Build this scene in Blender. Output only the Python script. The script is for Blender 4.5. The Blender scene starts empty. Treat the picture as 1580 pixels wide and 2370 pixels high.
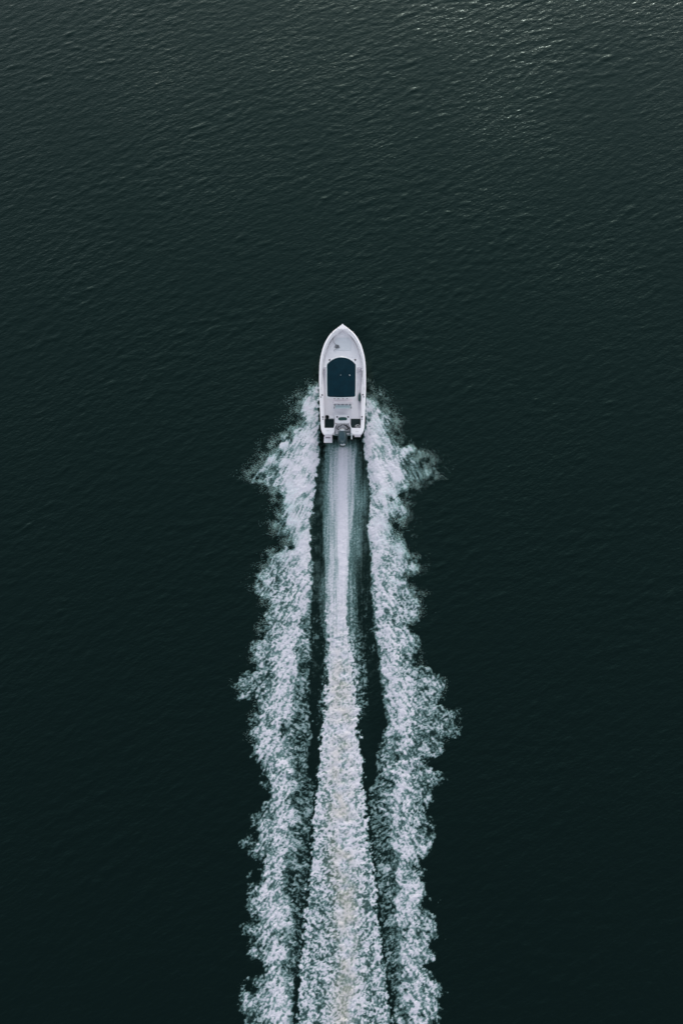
import bpy, bmesh, math, random
import numpy as np
from mathutils import Vector, Matrix

R = math.radians
scene = bpy.context.scene
COL = scene.collection

# ------------------------------------------------------------------ camera
CAM_H, CAM_Y, TILT = 55.5, -26.6, 22.0
cam_data = bpy.data.cameras.new("camera")
cam = bpy.data.objects.new("camera", cam_data)
COL.objects.link(cam)
cam.location = (0.0, CAM_Y, CAM_H)
cam.rotation_euler = (R(TILT), 0, 0)
cam_data.sensor_fit = 'VERTICAL'
cam_data.sensor_height = 24.0
cam_data.lens = 24.0 * 2541.0 / 2370.0
cam_data.clip_start = 0.5
cam_data.clip_end = 20000
scene.camera = cam

# ------------------------------------------------------------------ light
SUN_EL, SUN_AZ = 14.0, 4.0
world = bpy.data.worlds.new("World")
scene.world = world
world.use_nodes = True
wn = world.node_tree
wn.nodes.clear()
sky = wn.nodes.new('ShaderNodeTexSky')
sky.sky_type = 'NISHITA'
sky.sun_disc = False
sky.sun_elevation = R(SUN_EL)
sky.sun_rotation = R(SUN_AZ)
sky.air_density = 1.2
sky.dust_density = 1.2
sky.ozone_density = 1.0
hs = wn.nodes.new('ShaderNodeHueSaturation')
hs.inputs['Saturation'].default_value = 0.34
bg = wn.nodes.new('ShaderNodeBackground')
bg.inputs['Strength'].default_value = 0.15
wo = wn.nodes.new('ShaderNodeOutputWorld')
wn.links.new(sky.outputs[0], hs.inputs['Color'])
wn.links.new(hs.outputs[0], bg.inputs['Color'])
wn.links.new(bg.outputs[0], wo.inputs['Surface'])

sun_data = bpy.data.lights.new("sun", 'SUN')
sun_data.energy = 0.5
sun_data.angle = R(10.0)
sun_data.color = (1.0, 0.97, 0.93)
sun = bpy.data.objects.new("sun", sun_data)
COL.objects.link(sun)
S = Vector((math.sin(R(SUN_AZ)) * math.cos(R(SUN_EL)), math.cos(R(SUN_AZ)) * math.cos(R(SUN_EL)), math.sin(R(SUN_EL))))
sun.rotation_euler = S.to_track_quat('Z', 'Y').to_euler()

scene.view_settings.view_transform = 'Standard'
scene.view_settings.look = 'None'
scene.view_settings.gamma = 1.0
scene.view_settings.use_curve_mapping = False
scene.view_settings.exposure = 1.25

# ------------------------------------------------------------------ helpers
def tag(o, label=None, cat=None, group=None, kind=None):
    if label: o["label"] = label
    if cat: o["category"] = cat
    if group: o["group"] = group
    if kind: o["kind"] = kind
    return o

def sstep(a, b, x):
    t = np.clip((x - a) / (b - a), 0, 1)
    return t * t * (3 - 2 * t)

# ---- materials
def new_mat(name):
    m = bpy.data.materials.new(name)
    m.use_nodes = True
    nt = m.node_tree
    return m, nt, nt.nodes['Principled BSDF']

def paint(name, col, rough=0.4, metal=0.0, var=0.06, scale=6.0, bump=0.0, bscale=60.0, coat=0.0, spec=0.5):
    """painted / moulded surface with faint wear and mottling"""
    m, nt, b = new_mat(name)
    tc = nt.nodes.new('ShaderNodeTexCoord')
    n = nt.nodes.new('ShaderNodeTexNoise')
    n.inputs['Scale'].default_value = scale
    n.inputs['Detail'].default_value = 6
    nt.links.new(tc.outputs['Object'], n.inputs['Vector'])
    mx = nt.nodes.new('ShaderNodeMix'); mx.data_type = 'RGBA'
    mx.inputs['A'].default_value = (*[c * (1 - var) for c in col], 1)
    mx.inputs['B'].default_value = (*[min(1, c * (1 + var)) for c in col], 1)
    nt.links.new(n.outputs[0], mx.inputs['Factor'])
    nt.links.new(mx.outputs['Result'], b.inputs['Base Color'])
    b.inputs['Roughness'].default_value = rough
    b.inputs['Metallic'].default_value = metal
    b.inputs['Coat Weight'].default_value = coat
    b.inputs['Specular IOR Level'].default_value = spec
    if bump:
        n2 = nt.nodes.new('ShaderNodeTexNoise')
        n2.inputs['Scale'].default_value = bscale
        n2.inputs['Detail'].default_value = 3
        nt.links.new(tc.outputs['Object'], n2.inputs['Vector'])
        bp = nt.nodes.new('ShaderNodeBump')
        bp.inputs['Strength'].default_value = bump
        bp.inputs['Distance'].default_value = 0.01
        nt.links.new(n2.outputs[0], bp.inputs['Height'])
        nt.links.new(bp.outputs[0], b.inputs['Normal'])
    return m

GEL = (0.79, 0.77, 0.82)
M = {
    'gelcoat': paint('white_gelcoat', GEL, 0.35, var=0.04, scale=3, coat=0.3),
    'nonskid': paint('grey_nonskid', (0.62, 0.64, 0.69), 0.75, var=0.08, scale=5, bump=0.5, bscale=120),
    'deck_grey': paint('pale_deck', (0.72, 0.71, 0.76), 0.6, var=0.06, scale=4, bump=0.3, bscale=90),
    'canvas': paint('navy_canvas', (0.0014, 0.0165, 0.0265), 0.9, var=0.32, scale=3.0, bump=0.5, bscale=14, spec=0.08),
    'tube': paint('white_tube', (0.66, 0.70, 0.74), 0.3, var=0.04, scale=5),
    'metal': paint('brushed_metal', (0.55, 0.58, 0.6), 0.35, metal=0.8, var=0.06),
    'hole': paint('dark_socket', (0.012, 0.014, 0.03), 0.6, var=0.1),
    'rubber': paint('dark_rubber', (0.010, 0.024, 0.026), 0.85, var=0.3, scale=9, bump=0.4, bscale=50, spec=0.2),
    'hose': paint('black_hose', (0.008, 0.011, 0.012), 0.5, var=0.2),
    'cowl': paint('grey_teal_cowling', (0.012,0.045,0.060), 0.35, var=0.12, scale=5, coat=0.2),
    'cowl_dark': paint('dark_engine_base', (0.012, 0.03, 0.034), 0.45, var=0.15),
    'cowl_trim': paint('silver_trim', (0.35, 0.38, 0.42), 0.35, var=0.1),
    'vinyl': paint('white_vinyl', (0.66, 0.62, 0.69), 0.5, var=0.04, scale=8),
    'vinyl_teal': paint('pale_blue_vinyl', (0.40, 0.50, 0.54), 0.55, var=0.06, scale=8),
    'lid': paint('smoked_lid', (0.025, 0.075, 0.07), 0.25, var=0.2, scale=10),
    'well': paint('splash_well', (0.16, 0.22, 0.24), 0.6, var=0.2, scale=12),  # grey-teal shadow in the motor well, put into the floor colour
    'rope': paint('grey_rope', (0.13, 0.14, 0.16), 0.9, var=0.3, scale=40),
    'rope_light': paint('pale_rope', (0.42, 0.44, 0.46), 0.9, var=0.3, scale=40),
    'red': paint('red_fitting', (0.22, 0.03, 0.05), 0.5),
    'glass': paint('tinted_screen', (0.03, 0.05, 0.06), 0.1),
    'bag': paint('teal_bag', (0.03, 0.08, 0.085), 0.7, var=0.2),
}

def link(name, me, mat, parent=None, smooth=True, label=None):
    o = bpy.data.objects.new(name, me)
    COL.objects.link(o)
    if mat: me.materials.append(mat)
    if parent: o.parent = parent
    if smooth:
        me.polygons.foreach_set('use_smooth', [True] * len(me.polygons))
    if label: o["label"] = label
    return o

def finish(name, bm, mat, parent=None, smooth=False, bevel=0.0, seg=2, label=None):
    if bevel:
        es = [e for e in bm.edges if len(e.link_faces) == 2 and e.calc_face_angle(0) > 0.5]
        bmesh.ops.bevel(bm, geom=es, offset=bevel, segments=seg, profile=0.5, affect='EDGES', clamp_overlap=True)
    bmesh.ops.recalc_face_normals(bm, faces=bm.faces)
    me = bpy.data.meshes.new(name)
    bm.to_mesh(me); bm.free()
    o = link(name, me, mat, parent, smooth, label)
    if smooth:
        me.set_sharp_from_angle(angle=R(40))
    return o

def add_box(bm, x0, x1, y0, y1, z0, z1):
    v = [bm.verts.new(p) for p in [(x0,y0,z0),(x1,y0,z0),(x1,y1,z0),(x0,y1,z0),(x0,y0,z1),(x1,y0,z1),(x1,y1,z1),(x0,y1,z1)]]
    for f in [(0,3,2,1),(4,5,6,7),(0,1,5,4),(1,2,6,5),(2,3,7,6),(3,0,4,7)]:
        bm.faces.new([v[i] for i in f])

def box(name, x0, x1, y0, y1, z0, z1, mat, parent, bevel=0.01, label=None):
    bm = bmesh.new(); add_box(bm, x0, x1, y0, y1, z0, z1)
    return finish(name, bm, mat, parent, True, bevel, label=label)

def prism(name, pts, z0, z1, mat, parent, bevel=0.01, label=None, dome=None):
    bm = bmesh.new()
    a = [bm.verts.new((x, y, z0)) for x, y in pts]
    b = [bm.verts.new((x, y, z1)) for x, y in pts]
    n = len(pts)
    bm.faces.new(a[::-1]); bm.faces.new(b)
    for i in range(n):
        bm.faces.new((a[i], a[(i+1) % n], b[(i+1) % n], b[i]))
    return finish(name, bm, mat, parent, True, bevel, label=label)

def disc_pts(cx, cy, rx, ry, n=24, rot=0.0):
    return [(cx + rx*math.cos(t)*math.cos(rot) - ry*math.sin(t)*math.sin(rot), cy + rx*math.cos(t)*math.sin(rot) + ry*math.sin(t)*math.cos(rot))
            for t in [2*math.pi*i/n for i in range(n)]]

def tube_bm(bm, pts, r, n=8, closed=False):
    P = [Vector(p) for p in pts]; m = len(P); rings = []
    up = Vector((0, 0, 1))
    for i in range(m):
        if closed: d = P[(i+1) % m] - P[i-1]
        else: d = P[min(i+1, m-1)] - P[max(i-1, 0)]
        d.normalize()
        s = d.cross(up)
        if s.length < 0.05: s = d.cross(Vector((1, 0, 0)))
        s.normalize(); t = s.cross(d)
        rr = r[i] if isinstance(r, (list, tuple)) else r
        rings.append([bm.verts.new(P[i] + (s*math.cos(a) + t*math.sin(a))*rr) for a in [2*math.pi*k/n for k in range(n)]])
    for i in range(m if closed else m-1):
        A, B = rings[i], rings[(i+1) % m]
        for k in range(n):
            bm.faces.new((A[k], A[(k+1) % n], B[(k+1) % n], B[k]))
    if not closed:
        bm.faces.new(rings[0][::-1]); bm.faces.new(rings[-1])

def tube(name, pts, r, mat, parent, n=8, closed=False, label=None):
    bm = bmesh.new(); tube_bm(bm, pts, r, n, closed)
    return finish(name, bm, mat, parent, True, label=label)

def smooth_path(pts, k=6, closed=False):
    P = [np.array(p, float) for p in pts]; n = len(P); out = []
    for i in range(n if closed else n-1):
        if closed: a, b, c, d = P[i-1], P[i], P[(i+1) % n], P[(i+2) % n]
        else: a, b, c, d = P[max(i-1, 0)], P[i], P[i+1], P[min(i+2, n-1)]
        for j in range(k):
            t = j / k
            out.append(0.5*((2*b) + (-a+c)*t + (2*a-5*b+4*c-d)*t*t + (-a+3*b-3*c+d)*t**3))
    if not closed: out.append(P[-1])
    return [tuple(p) for p in out]

# ------------------------------------------------------------------ fields
def fft_field(ny, nx, d, spec, seed):
    """gaussian random field, std 1, shaped by spec(kx, ky) (cycles per metre)"""
    rng = np.random.default_rng(seed)
    w = rng.standard_normal((ny, nx)).astype(np.float32)
    kx = np.fft.rfftfreq(nx, d)[None, :]
    ky = np.fft.fftfreq(ny, d)[:, None]
    F = np.fft.rfft2(w) * spec(kx, ky)
    F[0, 0] = 0
    f = np.fft.irfft2(F, s=(ny, nx))
    return (f / f.std()).astype(np.float32)

def band(lam, width=0.5, ang=None, stretch=1.0):
    """band-pass around wavelength lam; ang = direction (deg) the features are drawn out along"""
    def s(kx, ky):
        if ang is not None:
            c, q = math.cos(R(ang)), math.sin(R(ang))
            kl = (kx*c + ky*q) * stretch
            kt = -kx*q + ky*c
            k = np.sqrt(kl*kl + kt*kt)
        else:
            k = np.sqrt(kx*kx + ky*ky)
        k = np.maximum(k, 1e-6)
        return np.exp(-0.5*(np.log(k*lam)/width)**2) / k
    return s

def uniform(f):
    q = np.quantile(f[::5, ::5], np.linspace(0, 1, 257))
    return np.interp(f, q, np.linspace(0, 1, 257)).astype(np.float32)

def bilerp(f, iy, ix):
    ny, nx = f.shape
    iy = np.clip(iy, 0, ny-1.001); ix = np.clip(ix, 0, nx-1.001)
    y0 = iy.astype(np.int32); x0 = ix.astype(np.int32)
    fy = iy-y0; fx = ix-x0
    return (f[y0, x0]*(1-fy)*(1-fx) + f[y0+1, x0]*fy*(1-fx) + f[y0, x0+1]*(1-fy)*fx + f[y0+1, x0+1]*fy*fx)

# edges of the wash, metres: (y, x) with the boat's stern at the origin
LO = [(-29.51,-4.4),(-29.19,-4.63),(-28.59,-4.8),(-28.18,-4.52),(-27.7,-4.53),(-27.29,-3.95),(-26.88,-4.15),(-26.04,-4.29),(-25.48,-4.49),(-25.13,-4.28),(-24.56,-4.48),(-23.91,-4.51),(-23.19,-4.38),(-22.45,-3.82),(-22.3,-4.17),(-21.86,-4.57),(-21.41,-4.59),(-20.74,-4.3),(-19.9,-4.16),(-19.71,-4.05),(-19.48,-3.78),(-19.02,-3.87),(-18.24,-3.97),(-17.61,-4.15),(-16.98,-4.41),(-16.42,-4.87),(-15.86,-4.64),(-15.21,-4.66),(-14.88,-4.39),(-14.56,-4.72),(-13.98,-5.48),(-13.4,-5.66),(-13.02,-4.65),(-12.47,-4.67),(-11.62,-4.78),(-11.28,-4.16),(-10.68,-4.39),(-9.98,-3.95),(-9.19,-4.18),(-8.57,-4.36),(-8.17,-4.76),(-7.51,-4.19),(-6.99,-3.96),(-6.46,-3.8),(-6.12,-2.88),(-5.63,-3.39),(-5.17,-3.68),(-4.71,-3.59),(-4.32,-3.34),(-3.77,-3.35),(-3.38,-3.69),(-2.59,-3.96),(-2.31,-5.17),(-1.87,-5.04),(-1.23,-4.55),(-0.5,-4.05),(-0.01,-4.21),(0.15,-3.59),(0.81,-3.0),(1.14,-2.58),(1.56,-2.64),(2.14,-2.47),(2.48,-2.77),(2.82,-2.74),(3.16,-2.07),(3.76,-1.73),(3.96,-1.35)]
LI = [(-29.06,-2.21),(-28.05,-2.15),(-27.02,-2.05),(-25.97,-1.88),(-24.91,-1.82),(-23.84,-1.68),(-22.75,-1.54),(-21.26,-1.56),(-19.75,-1.38),(-18.94,-1.34),(-18.67,-1.27),(-18.24,-1.67),(-17.22,-1.68),(-16.42,-1.49),(-15.21,-1.58),(-13.56,-1.64),(-12.3,-1.53),(-10.16,-1.59),(-8.84,-1.52),(-7.05,-1.45),(-6.76,-1.66),(-5.7,-1.64),(-5.01,-1.61),(-4.16,-1.54),(-3.38,-1.49),(-2.35,-1.38),(-1.15,-1.24),(-0.18,-1.21),(1.14,-1.24),(3.97,-1.24)]
LD = [(-29.06,-2.57),(-28.05,-2.67),(-27.02,-2.84),(-25.97,-2.78),(-24.91,-2.88),(-23.84,-2.9),(-22.75,-2.77),(-21.26,-2.64),(-19.75,-2.52),(-19.17,-2.6),(-18.4,-2.78),(-18.2,-2.46),(-17.22,-3.04),(-16.02,-2.9),(-14.8,-2.68),(-13.56,-2.54),(-12.3,-2.31),(-11.02,-2.25),(-9.98,-2.1),(-8.39,-1.61),(-7.05,-1.71),(-6.76,-1.73),(-5.7,-1.67),(-5.01,-1.68),(-4.16,-1.62),(-3.38,-1.54),(-2.35,-1.42),(-1.15,-1.28),(-0.18,-1.23),(1.14,-1.25),(3.97,-1.24)]
RO = [(-29.51,4.11),(-28.99,4.6),(-28.38,4.51),(-28.05,4.75),(-27.5,4.47),(-27.4,3.87),(-27.02,3.96),(-26.46,4.28),(-26.04,4.29),(-25.9,4.67),(-25.34,4.69),(-24.56,4.26),(-23.62,4.21),(-22.75,3.78),(-22.01,4.03),(-21.56,4.55),(-20.58,4.38),(-19.75,4.25),(-19.41,4.38),(-19.17,4.82),(-18.79,5.15),(-18.24,4.93),(-18.01,4.46),(-17.46,4.32),(-17.14,4.89),(-16.34,5.64),(-15.78,5.9),(-15.13,6.33),(-15.01,5.44),(-14.76,4.97),(-14.14,5.31),(-13.48,5.38),(-13.06,5.02),(-12.94,4.2),(-11.79,3.99),(-11.02,3.67),(-10.59,3.68),(-9.89,4.16),(-9.37,4.01),(-8.84,4.27),(-8.17,3.23),(-7.66,3.99),(-7.59,4.01),(-7.23,4.19),(-7.06,4.25),(-6.39,3.38),(-5.7,3.26),(-5.01,3.2),(-4.32,3.36),(-3.69,3.44),(-3.5,3.01),(-3.22,3.45),(-2.75,4.04),(-2.43,4.49),(-2.27,5.15),(-1.63,5.17),(-0.83,4.83),(-0.42,4.4),(0.15,3.08),(0.73,2.91),(1.22,3.1),(1.98,2.74),(2.31,2.33),(2.73,2.34),(3.24,1.93),(3.58,1.39)]
RI = [(-29.51,2.42),(-28.38,2.37),(-27.02,2.06),(-25.62,1.96),(-24.2,1.83),(-22.75,1.66),(-21.26,1.48),(-19.36,1.34),(-18.94,1.35),(-18.63,1.67),(-17.22,1.76),(-15.62,2.27),(-14.39,2.08),(-12.3,1.9),(-10.59,1.63),(-7.05,1.54),(-6.76,1.55),(-5.93,1.43),(-5.24,1.32),(-4.47,1.45),(-3.69,1.56),(-2.51,1.5),(-1.79,1.4),(-0.5,1.26),(0.48,1.19),(1.14,1.31),(3.58,1.38)]
RD = [(-29.51,3.08),(-28.38,3.03),(-27.02,2.91),(-25.62,2.87),(-24.2,2.82),(-22.75,2.7),(-21.26,2.65),(-19.75,2.52),(-18.4,2.46),(-18.2,2.31),(-17.61,2.72),(-16.82,2.81),(-16.02,2.66),(-15.21,2.6),(-13.98,2.37),(-12.72,2.23),(-11.45,2.0),(-10.16,1.85),(-8.84,1.74),(-7.05,1.63),(-6.76,1.59),(-5.93,1.47),(-5.24,1.35),(-4.47,1.48),(-3.69,1.6),(-2.51,1.54),(-1.79,1.43),(-0.5,1.3),(0.48,1.23),(1.14,1.33),(3.58,1.38)]
PL = [(-29.06,-2.06),(-28.05,-2.07),(-27.02,-2.02),(-25.97,-1.84),(-25.06,-1.78),(-23.84,-1.64),(-22.38,-1.54),(-21.26,-1.48),(-19.59,-1.34),(-18.79,-1.23),(-18.2,-1.19),(-17.61,-1.2),(-16.42,-1.08),(-15.62,-1.01),(-14.39,-0.9),(-13.14,-0.74),(-11.62,-0.75),(-10.59,-0.92),(-9.28,-0.99),(-7.05,-1.04),(-6.76,-1.11),(-5.24,-1.16),(-3.38,-1.2),(-1.79,-1.19),(-0.5,-1.08),(0.32,-1.07)]
PR = [(-29.51,2.31),(-28.72,2.29),(-27.7,2.08),(-26.88,1.98),(-25.97,1.92),(-25.13,1.78),(-24.2,1.75),(-23.11,1.61),(-22.01,1.47),(-20.74,1.37),(-19.59,1.22),(-18.79,1.11),(-18.2,1.07),(-17.61,1.08),(-16.42,0.97),(-15.62,0.85),(-13.98,0.74),(-12.3,0.66),(-11.45,0.5),(-10.16,0.42),(-7.05,0.56),(-6.76,0.68),(-5.63,0.74),(-4.47,0.83),(-3.38,1.13),(-1.79,1.27),(-0.5,1.22),(0.32,1.19)]
PC = [(-28.72,0.26),(-27.02,0.37),(-24.91,0.3),(-22.75,0.19),(-20.51,0.08),(-18.2,0.04),(-17.22,0.0),(-13.98,0.04),(-10.59,0.04),(-7.05,0.13),(-6.76,0.04),(-4.47,0.04),(-2.11,0.04),(0.32,0.08)]

def edge(T, Y):
    a = np.array(T)
    return np.interp(Y, a[:, 0], a[:, 1])

WAKE_END = -44.0

# wake grid
FD = 0.038
FX0, FX1, FY0, FY1 = -7.6, 8.4, WAKE_END, 4.6
fnx = int((FX1-FX0)/FD)+1; fny = int((FY1-FY0)/FD)+1
fx = FX0 + np.arange(fnx)*FD; fy = FY0 + np.arange(fny)*FD
FXg, FYg = np.meshgrid(fx, fy)

def wake_heights(X, Y):
    """broad water shape of the wake: hollow behind the transom, side ridges, propeller mound"""
    ld = edge(LD, Y); rd = edge(RD, Y); c = edge(PC, Y)
    pl = edge(PL, Y); pr = edge(PR, Y)
    aft = sstep(4.2, 2.5, Y)
    grow = sstep(3.8, -1.0, Y)
    amp = 0.26*grow*(0.45+0.55*sstep(-22, -4, Y))
    h = amp*np.exp(-((X-(ld-0.45))/0.5)**2) + amp*np.exp(-((X-(rd+0.45))/0.5)**2)
    h += 0.35*amp*np.exp(-((X-(ld-1.5))/0.9)**2) + 0.35*amp*np.exp(-((X-(rd+1.5))/0.9)**2)
    hollow = sstep(1.0, 0.0, Y)*sstep(-9, -1, Y)
    h -= 0.22*hollow*np.exp(-((X-c)/1.25)**4)
    mound = sstep(-3.5, -9, Y)*(0.35+0.65*sstep(-40, -12, Y))
    wid = np.maximum((pr-pl)*0.42, 0.35)
    h += 0.17*mound*np.exp(-((X-c)/wid)**2)
    ch = sstep(-1, -6, Y)*(0.3+0.7*sstep(-26, -10, Y))
    h -= 0.10*ch*(np.exp(-((X-(pl-0.3))/0.35)**2) + np.exp(-((X-(pr+0.55))/0.45)**2))
    fade = sstep(WAKE_END, WAKE_END+4, Y)
    return (h*fade*aft).astype(np.float32)

# ---- foam density
YE = FYg
w1 = fft_field(fny, fnx, FD, band(1.3, 0.5), 11)
w2 = fft_field(fny, fnx, FD, band(1.3, 0.5), 12)
w3 = fft_field(fny, fnx, FD, band(0.38, 0.4), 13)
w4 = fft_field(fny, fnx, FD, band(0.38, 0.4), 14)
w5 = fft_field(fny, fnx, FD, band(0.16, 0.4), 15)
wa = 0.13 + 0.06*sstep(-10, -24, YE)
Xw = FXg + wa*w1 + 0.06*w3 + 0.045*w5
Yw = FYg + 0.16*w2 + 0.055*w4
ext = sstep(-30, -38, YE)   # past the traced part the edges wander on their own
lo = edge(LO, Yw) + 0.5*ext*w2; li = edge(LI, YE) ; ld = edge(LD, YE)
ro = edge(RO, Yw) + 0.5*ext*w1; ri = edge(RI, YE); rd = edge(RD, YE)
near = sstep(-8.5, -4.5, YE)           # 1 close to the boat
far = sstep(-8, -20, YE)

def side(out, din, sin_, near_edge, patch):
    """out/din/sin_: signed distances into the foam from its outer, dense and sparse edges"""
    o = sstep(-0.08, 0.50+0.45*near, out)
    inner = np.where(din > 0, 1.0, 0.30 + 0.70*np.exp(-np.clip(-din, 0, 9)/0.30))
    i = sstep(-0.04, 0.10, sin_)
    lvl = 0.90*near + (1-near)*(0.75 - 0.16*far)
    crest = 0.26*np.exp(-((din-0.25)/0.35)**2)*(1-near) 
    lobe = -0.24*sstep(0.7, 2.3, din)*(1-near) + 0.11*patch
    return np.clip(o*i*inner*(lvl + crest + lobe), 0, 1)

patchL = fft_field(fny, fnx, FD, band(2.2, 0.45), 21)
patchS = fft_field(fny, fnx, FD, band(0.8, 0.45), 22)
patch = np.clip(0.8*patchL + 0.5*patchS, -1.6, 1.6)
aw = 0.07*w3 + 0.05*w4
DL = side(Xw-lo, ld-Xw+aw, li-FXg-0.5*aw, near, patch)
DR = side(ro-Xw, Xw-rd+aw, FXg-ri-0.5*aw, near, patch)
# close to the boat only a narrow sheet leaves the chine and the rest is flung spray: thinner, patchy
thinL = near*sstep(0.2, 1.6, ld-Xw - 0.55 - 0.12*np.clip(2.5-YE, 0, 20))
thinR = near*sstep(0.2, 1.2, Xw-rd - 0.75 - 0.10*np.clip(2.5-YE, 0, 20))
DL *= 1 - 0.50*thinL*np.clip(0.75-0.45*patch, 0, 1)*sstep(-3.6, -1.4, YE)
DR *= 1 - 0.62*thinR*np.clip(0.75-0.45*patch, 0, 1)*sstep(-6.5, -2.0, YE)

pl = edge(PL, YE); pr = edge(PR, YE); pc = edge(PC, YE)
pw = (0.06*w3 + 0.04*w5 + 0.05*w1)*sstep(-9, -13, YE) + 0.03*w4
sl = FXg - pl + pw; sr = pr - FXg + pw
up = sstep(-14, -6, YE + 0.8*w3*0 + 0.6*w1)                # 1 in the smooth first part of the propeller wash
dP = sstep(-0.04, 0.20+0.14*up, sl)*sstep(-0.04, 0.20+0.12*up, sr)
core = np.exp(-((FXg-pc)/(0.24+0.10*far))**2)
flank = 1 - 0.55*sstep(0.55, 1.15, FXg-pc) - 0.15*sstep(-0.6, -1.1, FXg-pc)
lvlP = up*(0.56*flank+0.56*np.exp(-((FXg-pc)/0.36)**2)*sstep(0.3, -0.6, YE) + 0.16*(np.exp(-((FXg-pc-0.62)/0.07)**2)+np.exp(-((FXg-pc+0.62)/0.12)**2))*sstep(0, -1, YE)) + (1-up)*(1.0 - 0.40*sstep(-13, -26, YE))
# far aft: both flanks are lacy, the middle strip dense
cx = pc + 0.05
strip = np.exp(-((FXg-cx)/0.48)**2)
lvlP = lvlP + (1-up)*far*0.36*strip
rim = np.exp(-((sl-0.12)/0.14)**2)+np.exp(-((sr-0.12)/0.14)**2)
lvlP = lvlP + (1-up)*0.20*rim
edgeP = np.clip(dP*lvlP, 0, 1)
# faint streaky fringe beside the smooth wash
fr = np.exp(-(np.clip(-sr, 0, 9)/0.42)**2)*(FXg > pc)*0.46*sstep(-16, -13, YE)*sstep(-1, -4, YE)
fl = np.exp(-(np.clip(-sl, 0, 9)/0.18)**2)*(FXg < pc)*0.36*sstep(-17, -13, YE)*sstep(-6, -9, YE)
DP = np.maximum(edgeP, fr+fl)
veil = 0.13*((FXg > li-0.05) & (FXg < ri+0.05))*sstep(-17, -8, YE)*(0.6+0.4*np.clip(patchS, -1, 1))
DP = np.maximum(DP, veil)
startP = sstep(0.6, -0.4, YE)
DP = DP*startP*(0.92+0.08*sstep(0, -2.5, YE))

# ---- foam texture: threads round dark holes, drawn out where the water is drawn out
def lace(lam, seed, ang=None, st=1.0, wid=0.6):
    n = fft_field(fny, fnx, FD, band(lam, wid, ang, st), seed)
    iy = np.arange(fny)[:, None] + (0.10/FD)*w3; ix = np.arange(fnx)[None, :] + (0.10/FD)*w4
    n = bilerp(n, iy, ix)
    return 1 - uniform(np.abs(n))
def gf(lam, seed, ang=None, st=1.0, wid=0.4):
    return uniform(fft_field(fny, fnx, FD, band(lam, wid, ang, st), seed))
fine = gf(0.14, 31)
L2 = lace(0.36, 33)
G0 = gf(1.1, 55, wid=0.5); G1 = gf(0.34, 53); G2 = gf(0.19, 54)
RD1 = np.clip((lace(1.7, 58, wid=0.45)-0.72)/0.28, 0, 1)      # a few long bright folds
dirn = np.where(FXg < 0, gf(0.24, 61, 58, 3.0, 0.5), gf(0.24, 62, 122, 3.0, 0.5))
T_lace = uniform(0.20*lace(0.80, 32) + 0.40*L2 + 0.36*dirn + 0.16*G1 + 0.24*G2 + 0.14*fine + 0.14*G0 + 0.16*RD1)
T_sL = uniform(0.45*lace(0.30, 34, -32, 2.4) + 0.30*gf(0.20, 56, -30, 2.5) + 0.25*lace(0.20, 35, -25, 2.5) + 0.15*G0)
T_sR = uniform(0.45*lace(0.30, 36, 32, 2.4) + 0.30*gf(0.20, 57, 30, 2.5) + 0.25*lace(0.20, 37, 25, 2.5) + 0.15*G0)
T_v = uniform(0.55*gf(0.16, 38, 90, 22, 0.6) + 0.40*fine + 0.35*gf(0.5, 40, 90, 30) + 0.2*G2)
T_nL = uniform(0.45*gf(0.20, 41, 62, 4, 0.5) + 0.30*fine + 0.30*gf(0.55, 43, 60, 4) + 0.25*L2 + 0.25*G0)
T_nR = uniform(0.45*gf(0.20, 44, 116, 4, 0.5) + 0.30*fine + 0.30*gf(0.55, 46, 112, 4) + 0.25*L2 + 0.25*G0)
chv = np.where(FXg < edge(PC, FYg), gf(0.26, 59, -36, 2.2), gf(0.26, 60, 40, 2.2))
T_p = uniform(0.10*T_v + 0.38*lace(0.46, 47) + 0.22*L2 + 0.24*chv + 0.20*G1 + 0.22*G2 + 0.14*fine + 0.20*G0)

inL = sstep(0.1, -0.5, ld-FXg)         # inner sparse flank of the left band
inR = sstep(0.1, -0.5, FXg-rd)
TL = T_lace*(1-inL) + T_sL*inL
TR = T_lace*(1-inR) + T_sR*inR
TL = TL*(1-near) + T_nL*near
TR = TR*(1-near) + T_nR*near
TP = T_p*(1-up) + T_v*up

def cover(D, T, soft):
    return np.clip((T - (1-D))/soft + 0.5, 0, 1) * sstep(0, 0.10, D)
def mist(D, T, k):
    """soft airy cover: follows the density, only mottled by the texture"""
    return np.clip(D + (T-0.5)*k*(0.25 + 3.0*D*(1-D)), 0, 1) * sstep(0, 0.05, D)
CL = near*mist(DL, TL, 0.85) + (1-near)*cover(DL, TL, 1.15)
CR = near*mist(DR, TR, 0.85) + (1-near)*cover(DR, TR, 1.15)
CP = up*mist(DP, TP, 0.34) + (1-up)*cover(DP, TP, 1.0+0.5*core)
side_is_left = FXg < 0
CSd = np.where(side_is_left, CL, CR)
DS = np.where(side_is_left, DL, DR)
isP = (dP > 0.02) | (DP >= DS)
C = np.where(isP, np.maximum(CP, 0), CSd)
C = np.maximum(C, np.where(isP, CP, 0)); D = np.maximum(DS, DP)
fadeE = sstep(WAKE_END, WAKE_END+5, YE)
C = C*fadeE; D = D*fadeE

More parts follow.
